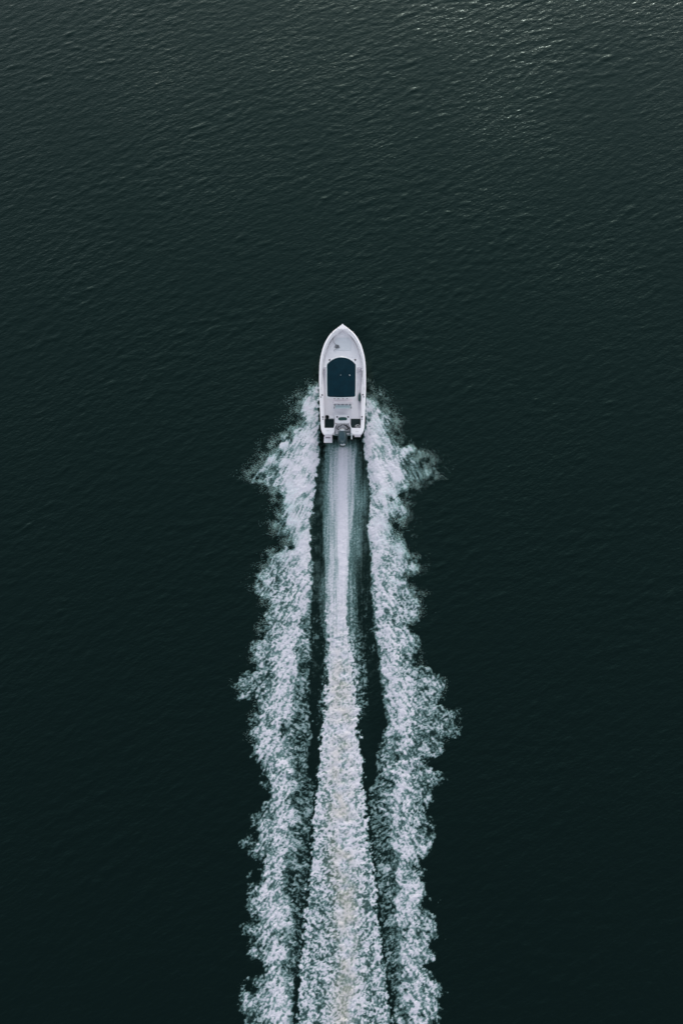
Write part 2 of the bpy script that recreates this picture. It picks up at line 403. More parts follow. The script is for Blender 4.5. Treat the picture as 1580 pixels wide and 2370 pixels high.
silt = 0.68*np.exp(-((FXg-cx+0.15)/0.62)**2)*sstep(-8, -15, YE)*np.clip(0.60+0.30*patchL+0.25*patchS, 0, 1)*dP
relT = np.where(isP, TP, np.where(side_is_left, TL, TR))
rough_h = fft_field(fny, fnx, FD, band(0.45, 0.6), 51)
chev = fft_field(fny, fnx, FD, band(0.5, 0.4, 20, 2.0), 52)
H_macro = wake_heights(FXg, FYg)
calm = np.where(isP, up, 0.35*near)
H_foam = H_macro + D*(0.016*(relT-0.5)*(1-0.5*calm) + 0.007*rough_h*(1-0.5*calm) + 0.007*chev*(1-up)*isP)
H_foam = H_foam + 0.022*sstep(0.03, 0.35, D) + 0.003

# ------------------------------------------------------------------ sea waves
WD = 0.095
WX0, WX1, WY0, WY1 = -29.0, 29.0, -38.0, 42.0
cnx = int((WX1-WX0)/WD)+1; cny = int((WY1-WY0)/WD)+1
def sea_spec(kx, ky):
    k = np.sqrt(kx*kx+ky*ky); k = np.maximum(k, 1e-6)
    th = np.arctan2(ky, kx) - R(122)
    spread = 0.26 + np.abs(np.cos(th))**2.5
    lam_p = 1.3
    return spread * k**-1.35 * np.exp(-0.6*(1/(k*lam_p))**4) * np.exp(-(k/4.0)**4)
sea_h = fft_field(cny, cnx, WD, sea_spec, 61)
gust = fft_field(cny, cnx, WD, band(9.0, 0.5, 33, 1.8), 62)
gx, gy = np.gradient(sea_h, WD)
slope = np.sqrt((gx**2+gy**2).mean())
SEA_SLOPE = 0.041
sea_h = sea_h*(SEA_SLOPE/slope)
cat = fft_field(cny, cnx, WD, band(2.6, 0.5, 30, 2.0), 63)      # scattered cat's-paws of short steep ripples
short = fft_field(cny, cnx, WD, band(0.50, 0.35, 28, 2.8), 64)
sea_h = sea_h*(1+0.18*np.clip(gust, -2, 2)) + 0.0026*short*np.clip(cat-0.9, 0, 2.5)
hn = sea_h/sea_h.std()
sea_h = sea_h + sea_h.std()*0.09*(hn*hn-1) + 0.0014*short*np.clip(hn-0.6, 0, 2.2)

def sample(f, X, Y, x0, y0, d):
    return bilerp(f, (Y-y0)/d, (X-x0)/d)

# far part of the sheet: spacing grows out to the horizon
def stretch(a0, a1, d, far_):
    core_ = a0 + np.arange(int((a1-a0)/d)+1)*d
    s = d; v = core_[-1]; out = []
    while v < far_:
        s *= 1.16; v += s; out.append(v)
    s = d; v = core_[0]; inn = []
    while v > -far_:
        s *= 1.16; v -= s; inn.append(v)
    return np.array(inn[::-1] + list(core_) + out), len(inn), len(core_)
sx, ax, lx = stretch(WX0, WX1, WD, 6000)
sy, ay, ly = stretch(WY0, WY1, WD, 6000)
SX, SY = np.meshgrid(sx, sy)
Z = sample(sea_h, SX, SY, WX0, WY0, WD)
inside = sstep(0, 3, SX-WX0)*sstep(0, 3, WX1-SX)*sstep(0, 3, SY-WY0)*sstep(0, 3, WY1-SY)
Z = Z*inside
Dc = sample(D.astype(np.float32), SX, SY, FX0, FY0, FD)
inw = (SX > FX0) & (SX < FX1) & (SY > FY0) & (SY < FY1)
Dc = np.where(inw, Dc, 0)
inwake = np.clip(sstep(-0.6, 0.6, SX-edge(LO, SY))*sstep(-0.6, 0.6, edge(RO, SY)-SX)*sstep(4.5, 2.5, SY), 0, 1)*sstep(WAKE_END, WAKE_END+5, SY)
hullfoot = np.exp(-(SX/1.6)**4 - ((SY-3.3)/3.8)**4)
Z = Z*(1-0.72*inwake)*(1-0.8*hullfoot)
Z = Z + np.where(np.abs(SX) < 12, wake_heights(SX, SY), 0)
Z = Z - 0.04*sstep(0.02, 0.3, Dc)
# the hull pushes the water down below it
Z = Z - 0.30*hullfoot*(SY > -0.2)

def wake_calm(X, Y):
    return np.clip(sstep(-0.6, 0.6, X-edge(LO, Y))*sstep(-0.6, 0.6, edge(RO, Y)-X)*sstep(4.5, 2.5, Y), 0, 1)*sstep(WAKE_END, WAKE_END+5, Y)
def hull_foot(X, Y):
    return np.exp(-(X/1.6)**4 - ((Y-3.3)/3.8)**4)
FH = H_foam + sample(sea_h, FXg, FYg, WX0, WY0, WD)*(1-0.72*wake_calm(FXg, FYg))*(1-0.8*hull_foot(FXg, FYg))

def grid_mesh(name, X, Y, Zz, keep=None, attrs=None):
    ny, nx = X.shape
    idx = np.arange(ny*nx, dtype=np.int64).reshape(ny, nx)
    q = np.stack([idx[:-1, :-1], idx[:-1, 1:], idx[1:, 1:], idx[1:, :-1]], -1)
    if keep is not None: q = q[keep]
    q = q.reshape(-1, 4)
    used = np.zeros(ny*nx, bool); used[q.ravel()] = True
    remap = np.cumsum(used)-1
    q = remap[q]
    co = np.stack([X.ravel()[used], Y.ravel()[used], Zz.ravel()[used]], -1).astype(np.float32)
    me = bpy.data.meshes.new(name)
    me.vertices.add(len(co)); me.vertices.foreach_set('co', co.ravel())
    me.loops.add(q.size); me.loops.foreach_set('vertex_index', q.ravel().astype(np.int32))
    me.polygons.add(len(q))
    me.polygons.foreach_set('loop_start', np.arange(0, q.size, 4, dtype=np.int32))
    me.polygons.foreach_set('use_smooth', np.ones(len(q), bool))
    me.update(calc_edges=True)
    for k, v in (attrs or {}).items():
        a = me.attributes.new(k, 'FLOAT', 'POINT')
        a.data.foreach_set('value', v.ravel()[used].astype(np.float32))
    return me

# ---- water and foam materials
def ripple_normal(nt, strength, gustiness=True):
    N = nt.nodes.new; Lk = nt.links.new
    tc = N('ShaderNodeTexCoord')
    def rip(ang, sx_, sy_, scale, detail):
        mp = N('ShaderNodeMapping')
        mp.vector_type = 'TEXTURE'
        mp.inputs['Rotation'].default_value = (0, 0, R(ang))
        mp.inputs['Scale'].default_value = (sx_, sy_, 1)
        Lk(tc.outputs['Object'], mp.inputs['Vector'])
        n = N('ShaderNodeTexNoise'); n.inputs['Scale'].default_value = scale
        n.inputs['Detail'].default_value = detail; n.inputs['Roughness'].default_value = 0.55
        Lk(mp.outputs[0], n.inputs['Vector'])
        return n
    a = rip(30, 2.6, 1.0, 4.6, 3.0)
    b = rip(10, 1.8, 1.0, 9.0, 2.0)
    add = N('ShaderNodeMath'); add.operation = 'MULTIPLY_ADD'
    Lk(b.outputs[0], add.inputs[0]); add.inputs[1].default_value = 0.45
    Lk(a.outputs[0], add.inputs[2])
    bp = N('ShaderNodeBump')
    bp.inputs['Distance'].default_value = 0.075
    g = N('ShaderNodeTexNoise'); g.inputs['Scale'].default_value = 0.14; g.inputs['Detail'].default_value = 3
    Lk(tc.outputs['Object'], g.inputs['Vector'])
    mr = N('ShaderNodeMapRange')
    mr.inputs['From Min'].default_value = 0.3; mr.inputs['From Max'].default_value = 0.7
    mr.inputs['To Min'].default_value = strength*0.6; mr.inputs['To Max'].default_value = strength*1.3
    Lk(g.outputs[0], mr.inputs['Value'])
    Lk(mr.outputs[0], bp.inputs['Strength'])
    Lk(add.outputs[0], bp.inputs['Height'])
    return bp

WATER_COL = (0.0006, 0.0013, 0.0015)
mw, nt, b = new_mat('sea_water')
b.inputs['Base Color'].default_value = (*WATER_COL, 1)
b.inputs['Roughness'].default_value = 0.17
b.inputs['Specular Tint'].default_value = (0.39, 0.93, 0.82, 1)
b.inputs['IOR'].default_value = 1.333
nt.links.new(ripple_normal(nt, 0.42).outputs[0], b.inputs['Normal'])

mf, nt, b = new_mat('sea_foam')
N = nt.nodes.new; Lk = nt.links.new
def attr(n):
    a = N('ShaderNodeAttribute'); a.attribute_name = n; return a.outputs['Fac']
tc = N('ShaderNodeTexCoord')
fn = N('ShaderNodeTexNoise'); fn.inputs['Scale'].default_value = 14; fn.inputs['Detail'].default_value = 3
Lk(tc.outputs['Object'], fn.inputs['Vector'])
ma = N('ShaderNodeMath'); ma.operation = 'MULTIPLY_ADD'; ma.inputs[1].default_value = 0.20; 
mb = N('ShaderNodeMath'); mb.operation = 'SUBTRACT'; mb.inputs[1].default_value = 0.5
Lk(fn.outputs[0], mb.inputs[0]); Lk(mb.outputs[0], ma.inputs[0]); Lk(attr('foam'), ma.inputs[2])
cr = N('ShaderNodeMapRange'); cr.interpolation_type = 'SMOOTHSTEP'
cr.inputs['From Min'].default_value = 0.42; cr.inputs['From Max'].default_value = 1.12
Lk(ma.outputs[0], cr.inputs['Value'])
c1 = N('ShaderNodeMapRange'); c1.interpolation_type = 'SMOOTHSTEP'
c1.inputs['From Min'].default_value = 0.03; c1.inputs['From Max'].default_value = 0.75
Lk(ma.outputs[0], c1.inputs['Value'])
aer = N('ShaderNodeMix'); aer.data_type = 'RGBA'
aer.inputs['A'].default_value = (*WATER_COL, 1)
aer.inputs['B'].default_value = (0.030, 0.065, 0.066, 1)
Lk(attr('aerated'), aer.inputs['Factor'])
wh = N('ShaderNodeMix'); wh.data_type = 'RGBA'
wh.inputs['A'].default_value = (0.60, 0.575, 0.655, 1)
wh.inputs['B'].default_value = (0.52, 0.485, 0.46, 1)
Lk(attr('silt'), wh.inputs['Factor'])
si = N('ShaderNodeMix'); si.data_type = 'RGBA'
Lk(attr('silt'), si.inputs['Factor'])
Lk(aer.outputs['Result'], si.inputs['A']); si.inputs['B'].default_value = (0.17, 0.17, 0.13, 1)
thin = N('ShaderNodeMix'); thin.data_type = 'RGBA'      # thin bubbly film over green water
tc2 = N('ShaderNodeMix'); tc2.data_type = 'RGBA'
tc2.inputs['A'].default_value = (0.14, 0.235, 0.24, 1); tc2.inputs['B'].default_value = (0.27, 0.27, 0.22, 1)
Lk(attr('silt'), tc2.inputs['Factor'])
Lk(c1.outputs[0], thin.inputs['Factor']); Lk(si.outputs['Result'], thin.inputs['A']); Lk(tc2.outputs['Result'], thin.inputs['B'])
mix = N('ShaderNodeMix'); mix.data_type = 'RGBA'
Lk(cr.outputs[0], mix.inputs['Factor']); Lk(thin.outputs['Result'], mix.inputs['A']); Lk(wh.outputs['Result'], mix.inputs['B'])
Lk(mix.outputs['Result'], b.inputs['Base Color'])
rr = N('ShaderNodeMapRange'); rr.inputs['To Min'].default_value = 0.2; rr.inputs['To Max'].default_value = 0.9
rr.inputs['From Max'].default_value = 0.35
Lk(ma.outputs[0], rr.inputs['Value']); Lk(rr.outputs[0], b.inputs['Roughness'])
b.inputs['IOR'].default_value = 1.333
b.inputs['Specular Tint'].default_value = (0.39, 0.93, 0.82, 1)
Lk(ripple_normal(nt, 0.5).outputs[0], b.inputs['Normal'])

mwat = grid_mesh('water', SX, SY, Z)
sea = link('water', mwat, mw, None, False)
tag(sea, kind='structure')

aerated = np.clip(1.15*D - 0.12, 0, 1)*(0.55+0.45*C)
# gentle smoothing of the aeration so it reads as under water
keepv = (D > 0.015)
kq = keepv[:-1, :-1] | keepv[1:, :-1] | keepv[:-1, 1:] | keepv[1:, 1:]
midx = 0.5*(fx[:-1]+fx[1:])[None, :]
midy = 0.5*(fy[:-1]+fy[1:])[:, None]
# dividing lines: the dark channels between side wash and propeller wash
dl = 0.5*(edge(LI, midy)+edge(PL, midy)); dr = 0.5*(edge(RI, midy)+edge(PR, midy))
dl = np.where(midy > -0.2, -0.02, dl); dr = np.where(midy > -0.2, 0.02, dr)
under_hull = (np.abs(midx) < 1.0) & (midy > 0.3)
kq &= ~under_hull
regs = [
    ('side_wash', kq & (midx <= dl), "white foam wash spreading off the left side of the boat with ragged outer lobes", 'side wash foam'),
    ('side_wash', kq & (midx >= dr), "white foam wash spreading off the right side of the boat, reaching a far pointed lobe", 'side wash foam'),
    ('propeller_wash', kq & (midx > dl) & (midx < dr), "churned white propeller wash trailing straight astern, beige along its middle", None)]
foam_attr = {'foam': C, 'aerated': aerated, 'silt': silt}
for nm, kk, lab, grp in regs:
    me_ = grid_mesh(nm, FXg, FYg, FH, kk, foam_attr)
    o = link(nm, me_, mf, None, False)
    tag(o, lab, 'foam', grp, 'stuff')

# ---- flung spray: many small drops in the air at the ragged edges of the side wash
rng = np.random.default_rng(5)
def spray_points(n):
    x = rng.uniform(FX0+0.3, FX1-0.3, n*8); y = rng.uniform(-17, 4.0, n*8)
    d = sample(D.astype(np.float32), x, y, FX0, FY0, FD)
    dm = sample(w1, x, y, FX0, FY0, FD); ds = sample(patchS, x, y, FX0, FY0, FD)
    lo_ = edge(LO, y); ro_ = edge(RO, y)
    so = np.where(x < 0, lo_-x, x-ro_)        # metres outside the foam edge
    nb = sstep(-16, -3, y)
    p = np.exp(-(np.clip(so, 0, 9)/(0.08+0.19*nb))**1.2)*np.exp(-(np.clip(-so, 0, 9)/(0.35+0.9*nb))**2)
    p *= np.clip(0.5+0.5*ds, 0, 1)*(0.10+0.90*nb)
    p *= (np.abs(x) > 1.45)
    k = rng.uniform(0, 1, len(x)) < p
    x, y, so = x[k][:n], y[k][:n], so[k][:n]
    nb = sstep(-16, -3, y)
    z = sample(FH.astype(np.float32), x, y, FX0, FY0, FD) + rng.exponential(0.10, len(x))*(0.4+0.9*nb)
    return x, y, z
px_, py_, pz_ = spray_points(110000)
octa = np.array([(1,1,1),(-1,-1,1),(-1,1,-1),(1,-1,-1)], float)
of = np.array([(0,2,1),(0,1,3),(0,3,2),(1,2,3)])
rad = rng.lognormal(math.log(0.0040), 0.28, len(px_))
vv = (np.stack([px_, py_, pz_], -1)[:, None, :] + octa[None]*rad[:, None, None]*rng.uniform(0.7, 1.4, (len(px_), 4, 1))).reshape(-1, 3)
ff = (of[None] + 4*np.arange(len(px_))[:, None, None]).reshape(-1, 3)
me = bpy.data.meshes.new('spray')
me.vertices.add(len(vv)); me.vertices.foreach_set('co', vv.astype(np.float32).ravel())
me.loops.add(ff.size); me.loops.foreach_set('vertex_index', ff.ravel().astype(np.int32))
me.polygons.add(len(ff)); me.polygons.foreach_set('loop_start', np.arange(0, ff.size, 3, dtype=np.int32))
me.update(calc_edges=True)
md = paint('spray_water', (0.60, 0.88, 0.87), 0.6, var=0.05)
sp = link('spray', me, md, None, False)
tag(sp, "fine white spray drops flung out beside the hull over the dark water", 'spray', None, 'stuff')

# ------------------------------------------------------------------ the boat
boat = bpy.data.objects.new('motorboat', None)
COL.objects.link(boat)
boat.location = (0.06, 0.0, 0.0)
boat.rotation_euler = (R(2.5), 0, 0)
tag(boat, "white open motorboat with dark teal canvas top and one outboard engine, running bow up", 'boat')

out = [(1.02,0.20),(1.10,0.30),(1.17,0.50),(1.20,0.80),(1.215,1.1),(1.25,1.87),(1.285,2.7),(1.30,3.3),(1.30,3.9),(1.27,4.56),(1.185,5.09),(1.02,5.66),(0.75,6.17),(0.49,6.46),(0.22,6.69),(0.0,6.86)]
OUT = np.array(smooth_path([(x, y, 0) for x, y in out], 5))[:, :2]
OUT[-1] = (0.0, 6.86)
def sheer(y): return 0.78 + 0.36*(np.clip(y, 0, 7)/6.86)**2
def half(y):
    return float(np.interp(y, OUT[:, 1], OUT[:, 0]))

def strip_mesh(name, rings, mat, parent, label=None):
    """rings: list of equal-length point lists; quads between neighbours"""
    bm = bmesh.new()
    V = [[bm.verts.new(p) for p in r] for r in rings]
    for A, B in zip(V[:-1], V[1:]):
        for k in range(len(A)-1):
            try: bm.faces.new((A[k], A[k+1], B[k+1], B[k]))
            except ValueError: pass
    bmesh.ops.remove_doubles(bm, verts=bm.verts, dist=1e-4)
    bm2 = bm
    bmesh.ops.recalc_face_normals(bm2, faces=bm2.faces)
    me = bpy.data.meshes.new(name); bm2.to_mesh(me); bm2.free()
    o = link(name, me, mat, parent, True, label)
    me.set_sharp_from_angle(angle=R(38))
    return o

# hull: keel - chine - spray rail - topside flare
rings = []
for x, y in OUT:
    s = float(sheer(y)); t = max(0.0, (y-3.0)/3.86)
    ch = x*(0.90-0.30*t)                     # chine half width
    zc = -0.02 + 0.42*t**2                   # chine height
    zk = -0.38 + 0.75*t**3.2                 # keel
    fy_ = y - 0.75*t**3*0.6
    r = []
    prof = [(0, zk), (ch*0.5, (zk+zc)/2-0.02), (ch, zc), (ch+0.03*(x > .05), zc+0.015), (x*(0.94-0.10*t), zc+(s-zc)*0.45), (x*0.985, s-0.14), (x+0.012, s-0.12), (x+0.012, s-0.06), (x*0.995, s-0.055)]
    for i, (px, pz) in enumerate(prof):
        yy = y - (y-fy_)*(1-i/8.0)
        yy += 0.42*max(0.0, 1-(y-0.20)/1.0)*min(1.0, max(0.0, (s-0.12-pz)/(s-0.1)))
        r.append((px, yy, pz))
    full = [(-a, b_, c) for a, b_, c in r[::-1]] + r[1:]
    rings.append(full)
hull = strip_mesh('hull', rings, M['gelcoat'], boat)

# transom face, two wings and the lower motor notch between them
bm = bmesh.new()
T0 = [(-1.03,.20,-.02),(0,.20,-.38),(1.03,.20,-.02),(1.02,.20,.70),(.46,.20,.70),(.46,.20,.42),(-.47,.20,.42),(-.47,.20,.70),(-1.02,.20,.70)]
rk = lambda z: 0.42*min(1.0, max(0.0, (0.66-z)/0.68))
a = [bm.verts.new((x, y-.002+rk(z), z)) for x, y, z in T0]; b2 = [bm.verts.new((x, y+.06+rk(z), z)) for x, y, z in T0]
bm.faces.new(a); bm.faces.new(b2[::-1])
for i in range(len(T0)): bm.faces.new((a[i], b2[i], b2[(i+1) % 9], a[(i+1) % 9]))
finish('transom', bm, M['gelcoat'], boat)

# gunwale cap: from the outer edge in to the cockpit, with a rounded lip
def inner_w(y):
    return np.interp(y, [0.2, .6, 1.9, 3.0, 3.9, 4.6, 5.3, 5.9, 6.2, 6.5, 6.86], [.19, .19, .225, .25, .19, .19, .20, .22, .24, .22, .0])
for sgn in (-1, 1):
    rings = []
    for x, y in OUT[4:]:
        s = float(sheer(y)); w = float(inner_w(y)); xi = max(x-w, 0.0) if y < 6.5 else max(x-0.24, 0)
        dz = 0.012
        prof = [(x, s-0.075), (x+0.018, s-0.05), (x+0.016, s-0.02), (x-0.012, s), (x-0.05, s+dz), (xi+0.05, s+dz), (xi+0.012, s), (xi, s-0.03), (xi, s-0.12)]
        rings.append([(sgn*max(p, 0), y, z) for p, z in prof])
    strip_mesh('gunwale', rings, M['gelcoat'], boat)

# stern cap pieces (butt against the gunwales)
def cap(name, pts, z0, z1, mat=M['gelcoat'], bevel=0.02, label=None):
    return prism(name, pts, z0, z1, mat, boat, bevel, label)
cap('stern_cap', [(-1.172,.555),(-1.145,.42),(-1.06,.235),(-1.0,.19),(-.56,.19),(-.48,.26),(-.47,.555)], .60, .795)
cap('stern_cap', [(.47,.555),(.47,.30),(.56,.19),(1.0,.19),(1.06,.235),(1.145,.42),(1.172,.555)], .60, .795)
box('stern_step', -1.0, -.58, .135, .19, .50, .70, M['vinyl'], boat, .015)
box('stern_step', .66, 1.0, .135, .19, .50, .70, M['vinyl'], boat, .015)

# cockpit liner walls and sole
for sgn in (-1, 1):
    rings = []
    for y in np.linspace(.50, 4.35, 22):
        xi = half(y)-float(inner_w(y)); s = float(sheer(y))
        rings.append([(sgn*xi*1.0, y, s-.10), (sgn*(xi+.0), y, .60), (sgn*(xi-.01), y, .48)])
    strip_mesh('cockpit_side', rings, M['gelcoat'], boat)
sole_pts = [(-1.03,.50),(1.03,.50),(1.05,2.5),(1.08,4.4),(-1.08,4.4),(-1.05,2.5)]
prism('cockpit_sole', sole_pts, .40, .48, M['deck_grey'], boat, 0)

# raised bow deck with a recessed grey non-skid panel
def bow_outline(y0, y1, inset, n=16):
    ys = np.linspace(y0, y1, n)
    rt = [(max(half(y)-float(inner_w(y))-inset, 0.02), y) for y in ys]
    return [(x, y) for x, y in rt] + [(-x, y) for x, y in rt[::-1]]
bd = bow_outline(4.30, 6.62, -0.01, 18)
prism('bow_deck', bd, .40, .78, M['gelcoat'], boat, 0.05)
def rounded(pts, k=5): return [(p[0], p[1]) for p in smooth_path([(x, y, 0) for x, y in pts], k, True)]
prism('nonskid_panel', [(.40,6.20),(.60,5.91),(.78,5.41),(.84,5.08),(.80,4.92),(-.80,4.92),(-.84,5.08),(-.78,5.41),(-.60,5.91),(-.40,6.20)], .775, .786, M['deck_grey'], boat, 0.004)
prism('bow_hatch', [(.30,6.18),(.46,5.98),(.50,5.66),(.46,5.36),(-.36,5.36),(-.42,5.66),(-.42,5.98),(-.30,6.18)], .78, .800, M['nonskid'], boat, 0.006)
prism('anchor_locker_lid', [(.0,6.58),(.17,6.42),(.17,6.30),(-.17,6.30),(-.17,6.42)], .78, .803, M['gelcoat'], boat, 0.006)
prism('bow_cap', [(.0,6.85),(.20,6.68),(.33,6.56),(-.33,6.56),(-.20,6.68)], 1.00, 1.152, M['gelcoat'], boat, 0.015)
for sgn in (-1, 1):
    tube('toe_rail', smooth_path([(sgn*(half(y)-.15), y, float(sheer(y))+.022) for y in (3.2, 3.9, 4.6, 5.2, 5.75, 6.15, 6.42)], 4), .013, M['metal'], boat, 6)

# round sockets
def socket(name, x, y, z, r, parent, mat=M['hole'], rim=M['metal']):
    o = prism(name, disc_pts(x, y, r, r, 16), z, z+.012, rim, parent, 0.002)
    prism('socket', disc_pts(x, y, r*.8, r*.8, 16), z+.011, z+.016, mat, o, 0)
    return o
for x, y in [(-.73,4.76),(-.22,4.91),(.08,4.91),(.72,4.77)]:
    socket('cup_holder', x, y, .785, .052, boat, rim=M['hole'])
for x, y in [(-1.14,2.54),(1.13,2.56),(-1.10,1.21),(1.08,1.22)]:
    socket('rod_holder', x, y, float(sheer(y))+.012, .045, boat, rim=M['hole'])
for x, y in [(-1.21,2.42),(1.18,2.43),(-1.10,1.08),(1.08,1.08)]:
    socket('fuel_cap', x, y, float(sheer(y))+.010, .032, boat, rim=M['hole'])
def cleat(x, y, z, rz):
    bm = bmesh.new()
    tube_bm(bm, [(-.09,0,.035),(-.05,0,.045),(.05,0,.045),(.09,0,.035)], .012, 6)
    tube_bm(bm, [(-.03,0,0),(-.03,0,.045)], .012, 6); tube_bm(bm, [(.03,0,0),(.03,0,.045)], .012, 6)
    o = finish('cleat', bm, M['metal'], boat, True)
    o.location = (x, y, z); o.rotation_euler.z = rz
cleat(-1.19, 2.93, float(sheer(2.9))+.01, R(90)); cleat(1.19, 2.93, float(sheer(2.9))+.01, R(90))
cleat(-.42, 6.36, 1.10, R(50)); cleat(.42, 6.36, 1.10, R(130))
cleat(-.83, .37, .80, 0); cleat(.80, .33, .80, 0)

# centre console under the canvas top
con = prism('console', [(-.42,2.75),(.38,2.75),(.38,3.45),(.25,3.60),(-.29,3.60),(-.42,3.45)], .48, 1.22, M['gelcoat'], boat, .04)
bm = bmesh.new()
w0 = [(-.40,3.30,1.22),(-.28,3.55,1.22),(.24,3.55,1.22),(.36,3.30,1.22)]; w1_ = [(-.36,3.15,1.62),(-.26,3.38,1.66),(.22,3.38,1.66),(.32,3.15,1.62)]
for k in range(3):
    q = [w0[k], w0[k+1], w1_[k+1], w1_[k]]
    v = [bm.verts.new(p) for p in q] + [bm.verts.new((p[0]*.985, p[1]-.012, p[2])) for p in q]
    bm.faces.new(v[:4]); bm.faces.new(v[4:][::-1])
    for i in range(4): bm.faces.new((v[i], v[4+i], v[4+(i+1) % 4], v[(i+1) % 4]))
finish('windscreen', bm, M['glass'], con)
tube('steering_wheel', [(-.02+.19*math.cos(t), 2.66+.06*math.sin(t), 1.12+.18*math.sin(t)) for t in np.linspace(0, 2*math.pi, 20)[:-1]], .014, M['metal'], con, 6, True)
prism('console_seat', [(-.30,3.62),(.26,3.62),(.24,4.10),(-.28,4.10)], .48, .86, M['vinyl'], boat, .05)

# canvas top: cambered panel laced inside a white pipe frame
TT = [(-.83,1.90),(-.81,1.79),(-.72,1.735),(-.45,1.715),(-.07,1.70),(.30,1.715),(.58,1.735),(.67,1.79),(.69,1.90),(.705,2.6),(.71,3.2),(.71,3.66),(.66,3.76),(.52,3.90),(.36,4.01),(.16,4.09),(-.07,4.12),(-.30,4.09),(-.50,4.01),(-.66,3.90),(-.80,3.76),(-.85,3.66),(-.85,3.2),(-.845,2.6)]
cxT, cyT = -.07, 2.9
ztop = 2.33
def topz(x, y):
    return ztop + .05*(1-((x-cxT)/.8)**2)*(1-.5*((y-cyT)/1.2)**2)
tt = bpy.data.objects.new('canvas_top', None)
bm = bmesh.new()
path = smooth_path([(x, y, 0) for x, y in TT], 3, True)
rings_ = []
for f in [1.0, .985, .93, .8, .6, .4, .2]:
    rings_.append([bm.verts.new((cxT+(x-cxT)*f, cyT+(y-cyT)*f, topz(cxT+(x-cxT)*f, cyT+(y-cyT)*f) - (.05 if f == 1.0 else 0) + .006*math.sin(9*y*f)*math.cos(7*x*f)*(f < .95))) for x, y, _ in path])
for A, B in zip(rings_[:-1], rings_[1:]):
    for k in range(len(A)): bm.faces.new((A[k], A[(k+1) % len(A)], B[(k+1) % len(A)], B[k]))
bm.faces.new(rings_[-1])
ext_ = bmesh.ops.extrude_face_region(bm, geom=list(bm.faces))
for v in [g for g in ext_['geom'] if isinstance(g, bmesh.types.BMVert)]: v.co.z -= .012
canvas = finish('canvas_top', bm, M['canvas'], boat, True)
tube('pipe_frame', [(cxT+(x-cxT)*1.03, cyT+(y-cyT)*1.02, topz(x, y)-.045) for x, y, _ in path], .027, M['tube'], canvas, 8, True)
for yb in (2.3, 2.95, 3.6):
    tube('cross_bar', [(-.84, yb, ztop-.06), (-.45, yb, ztop-.02), (-.07, yb, ztop-.005), (.3, yb, ztop-.02), (.70, yb, ztop-.06)], .018, M['tube'], canvas, 6)
for x, y0_, y1_ in [(-.45, 2.80, 2.35), (.41, 2.80, 2.35), (-.45, 3.45, 3.65), (.41, 3.45, 3.65)]:
    tube('top_leg', smooth_path([(x, y0_, .48), (x, y0_, 1.3), (x*1.15, (y0_+y1_)/2, 1.9), (x*1.4, y1_, ztop-.05)], 4), .022, M['tube'], boat, 8)
bm = bmesh.new(); bmesh.ops.create_uvsphere(bm, u_segments=14, v_segments=8, radius=1)
for v in bm.verts: v.co = Vector((v.co.x*.026, v.co.y*.045, v.co.z*.025)); 
bmesh.ops.rotate(bm, matrix=Matrix.Rotation(R(25), 3, 'Z'), verts=bm.verts); bmesh.ops.translate(bm, vec=(.39, 3.0, ztop+.055), verts=bm.verts)
finish('antenna_dome', bm, M['cowl_trim'], boat, True)
bm = bmesh.new(); bmesh.ops.create_uvsphere(bm, u_segments=12, v_segments=8, radius=.022); bmesh.ops.translate(bm, vec=(-.10, 3.0, ztop+.07), verts=bm.verts)
finish('mast_light', bm, M['cowl_trim'], boat, True)
# overhead rod holders along the aft rail of the top
tube('rod_rail', [(-.55,1.63,ztop-.10),(-.07,1.61,ztop-.09),(.42,1.63,ztop-.10)], .012, M['tube'], canvas, 6)

# leaning post: cushion, backrest, rod holders, frame
lp = box('leaning_post', -.53, .53, 1.90, 2.48, .95, 1.12, M['vinyl'], boat, .04)
box('seat_cushion', -.50, .50, 1.98, 2.46, 1.12, 1.22, M['vinyl'], lp, .035)
box('backrest', -.49, .49, 1.84, 1.93, 1.16, 1.36, M['vinyl'], lp, .035)
box('footrest_bolster', -.40, .42, 1.655, 1.80, .98, 1.10, M['vinyl_teal'], lp, .03)
for x in (-.46, .48):
    tube('leaning_post_leg', [(x, 2.40, .48), (x, 2.40, .96)], .022, M['tube'], lp, 8)
    tube('leaning_post_leg', smooth_path([(x, 1.95, .48), (x, 1.95, .96), (x, 1.80, 1.10), (x, 1.66, 1.10)], 3), .020, M['metal'], lp, 8)
    box('corner_bracket', x-.025, x+.025, 1.62, 1.78, 1.04, 1.115, M['cowl'], lp, .008)
for i, x in enumerate((-.44, -.22, .0, .22, .42)):
    tube('rod_holder', [(x, 1.815, .98), (x, 1.80, 1.20)], .025, M['cowl'], lp, 8)
for i, x in enumerate((-.45, -.23, .02, .25)):
    prism('cup_recess', disc_pts(x, 2.13, .03, .03, 12), 1.221, 1.228, M['red'] if i in (0, 2) else M['cowl'], lp, 0)

# stern: mats, live well station, splash well
box('stern_mat', -.995, -.47, .56, 1.22, .48, .505, M['rubber'], boat, .006)
box('stern_mat', .46, .995, .56, 1.24, .48, .505, M['rubber'], boat, .006)
st = prism('bait_station', [(-.43,.88),(-.34,.84),(.33,.84),(.39,.90),(.385,1.335),(-.425,1.335)], 0.48, .835, M['gelcoat'], boat, .025)
prism('oval_lid', [(cx_*1.0, cy_) for cx_, cy_ in [(p[0], p[1]) for p in rounded([(-.20,1.0),(-.245,1.08),(-.19,1.165),(-.06,1.185),(.07,1.185),(.20,1.165),(.25,1.08),(.20,1.0),(.07,.995),(0,.99),(-.07,.985)], 3)]], .834, .846, M['lid'], st, .003)
for x in (-.30, .31): socket('cup_holder', x, 1.20, .835, .048, st, rim=M['hole'])
box('hinge', -.40, -.33, .80, .84, .76, .80, M['red'], st, .005)
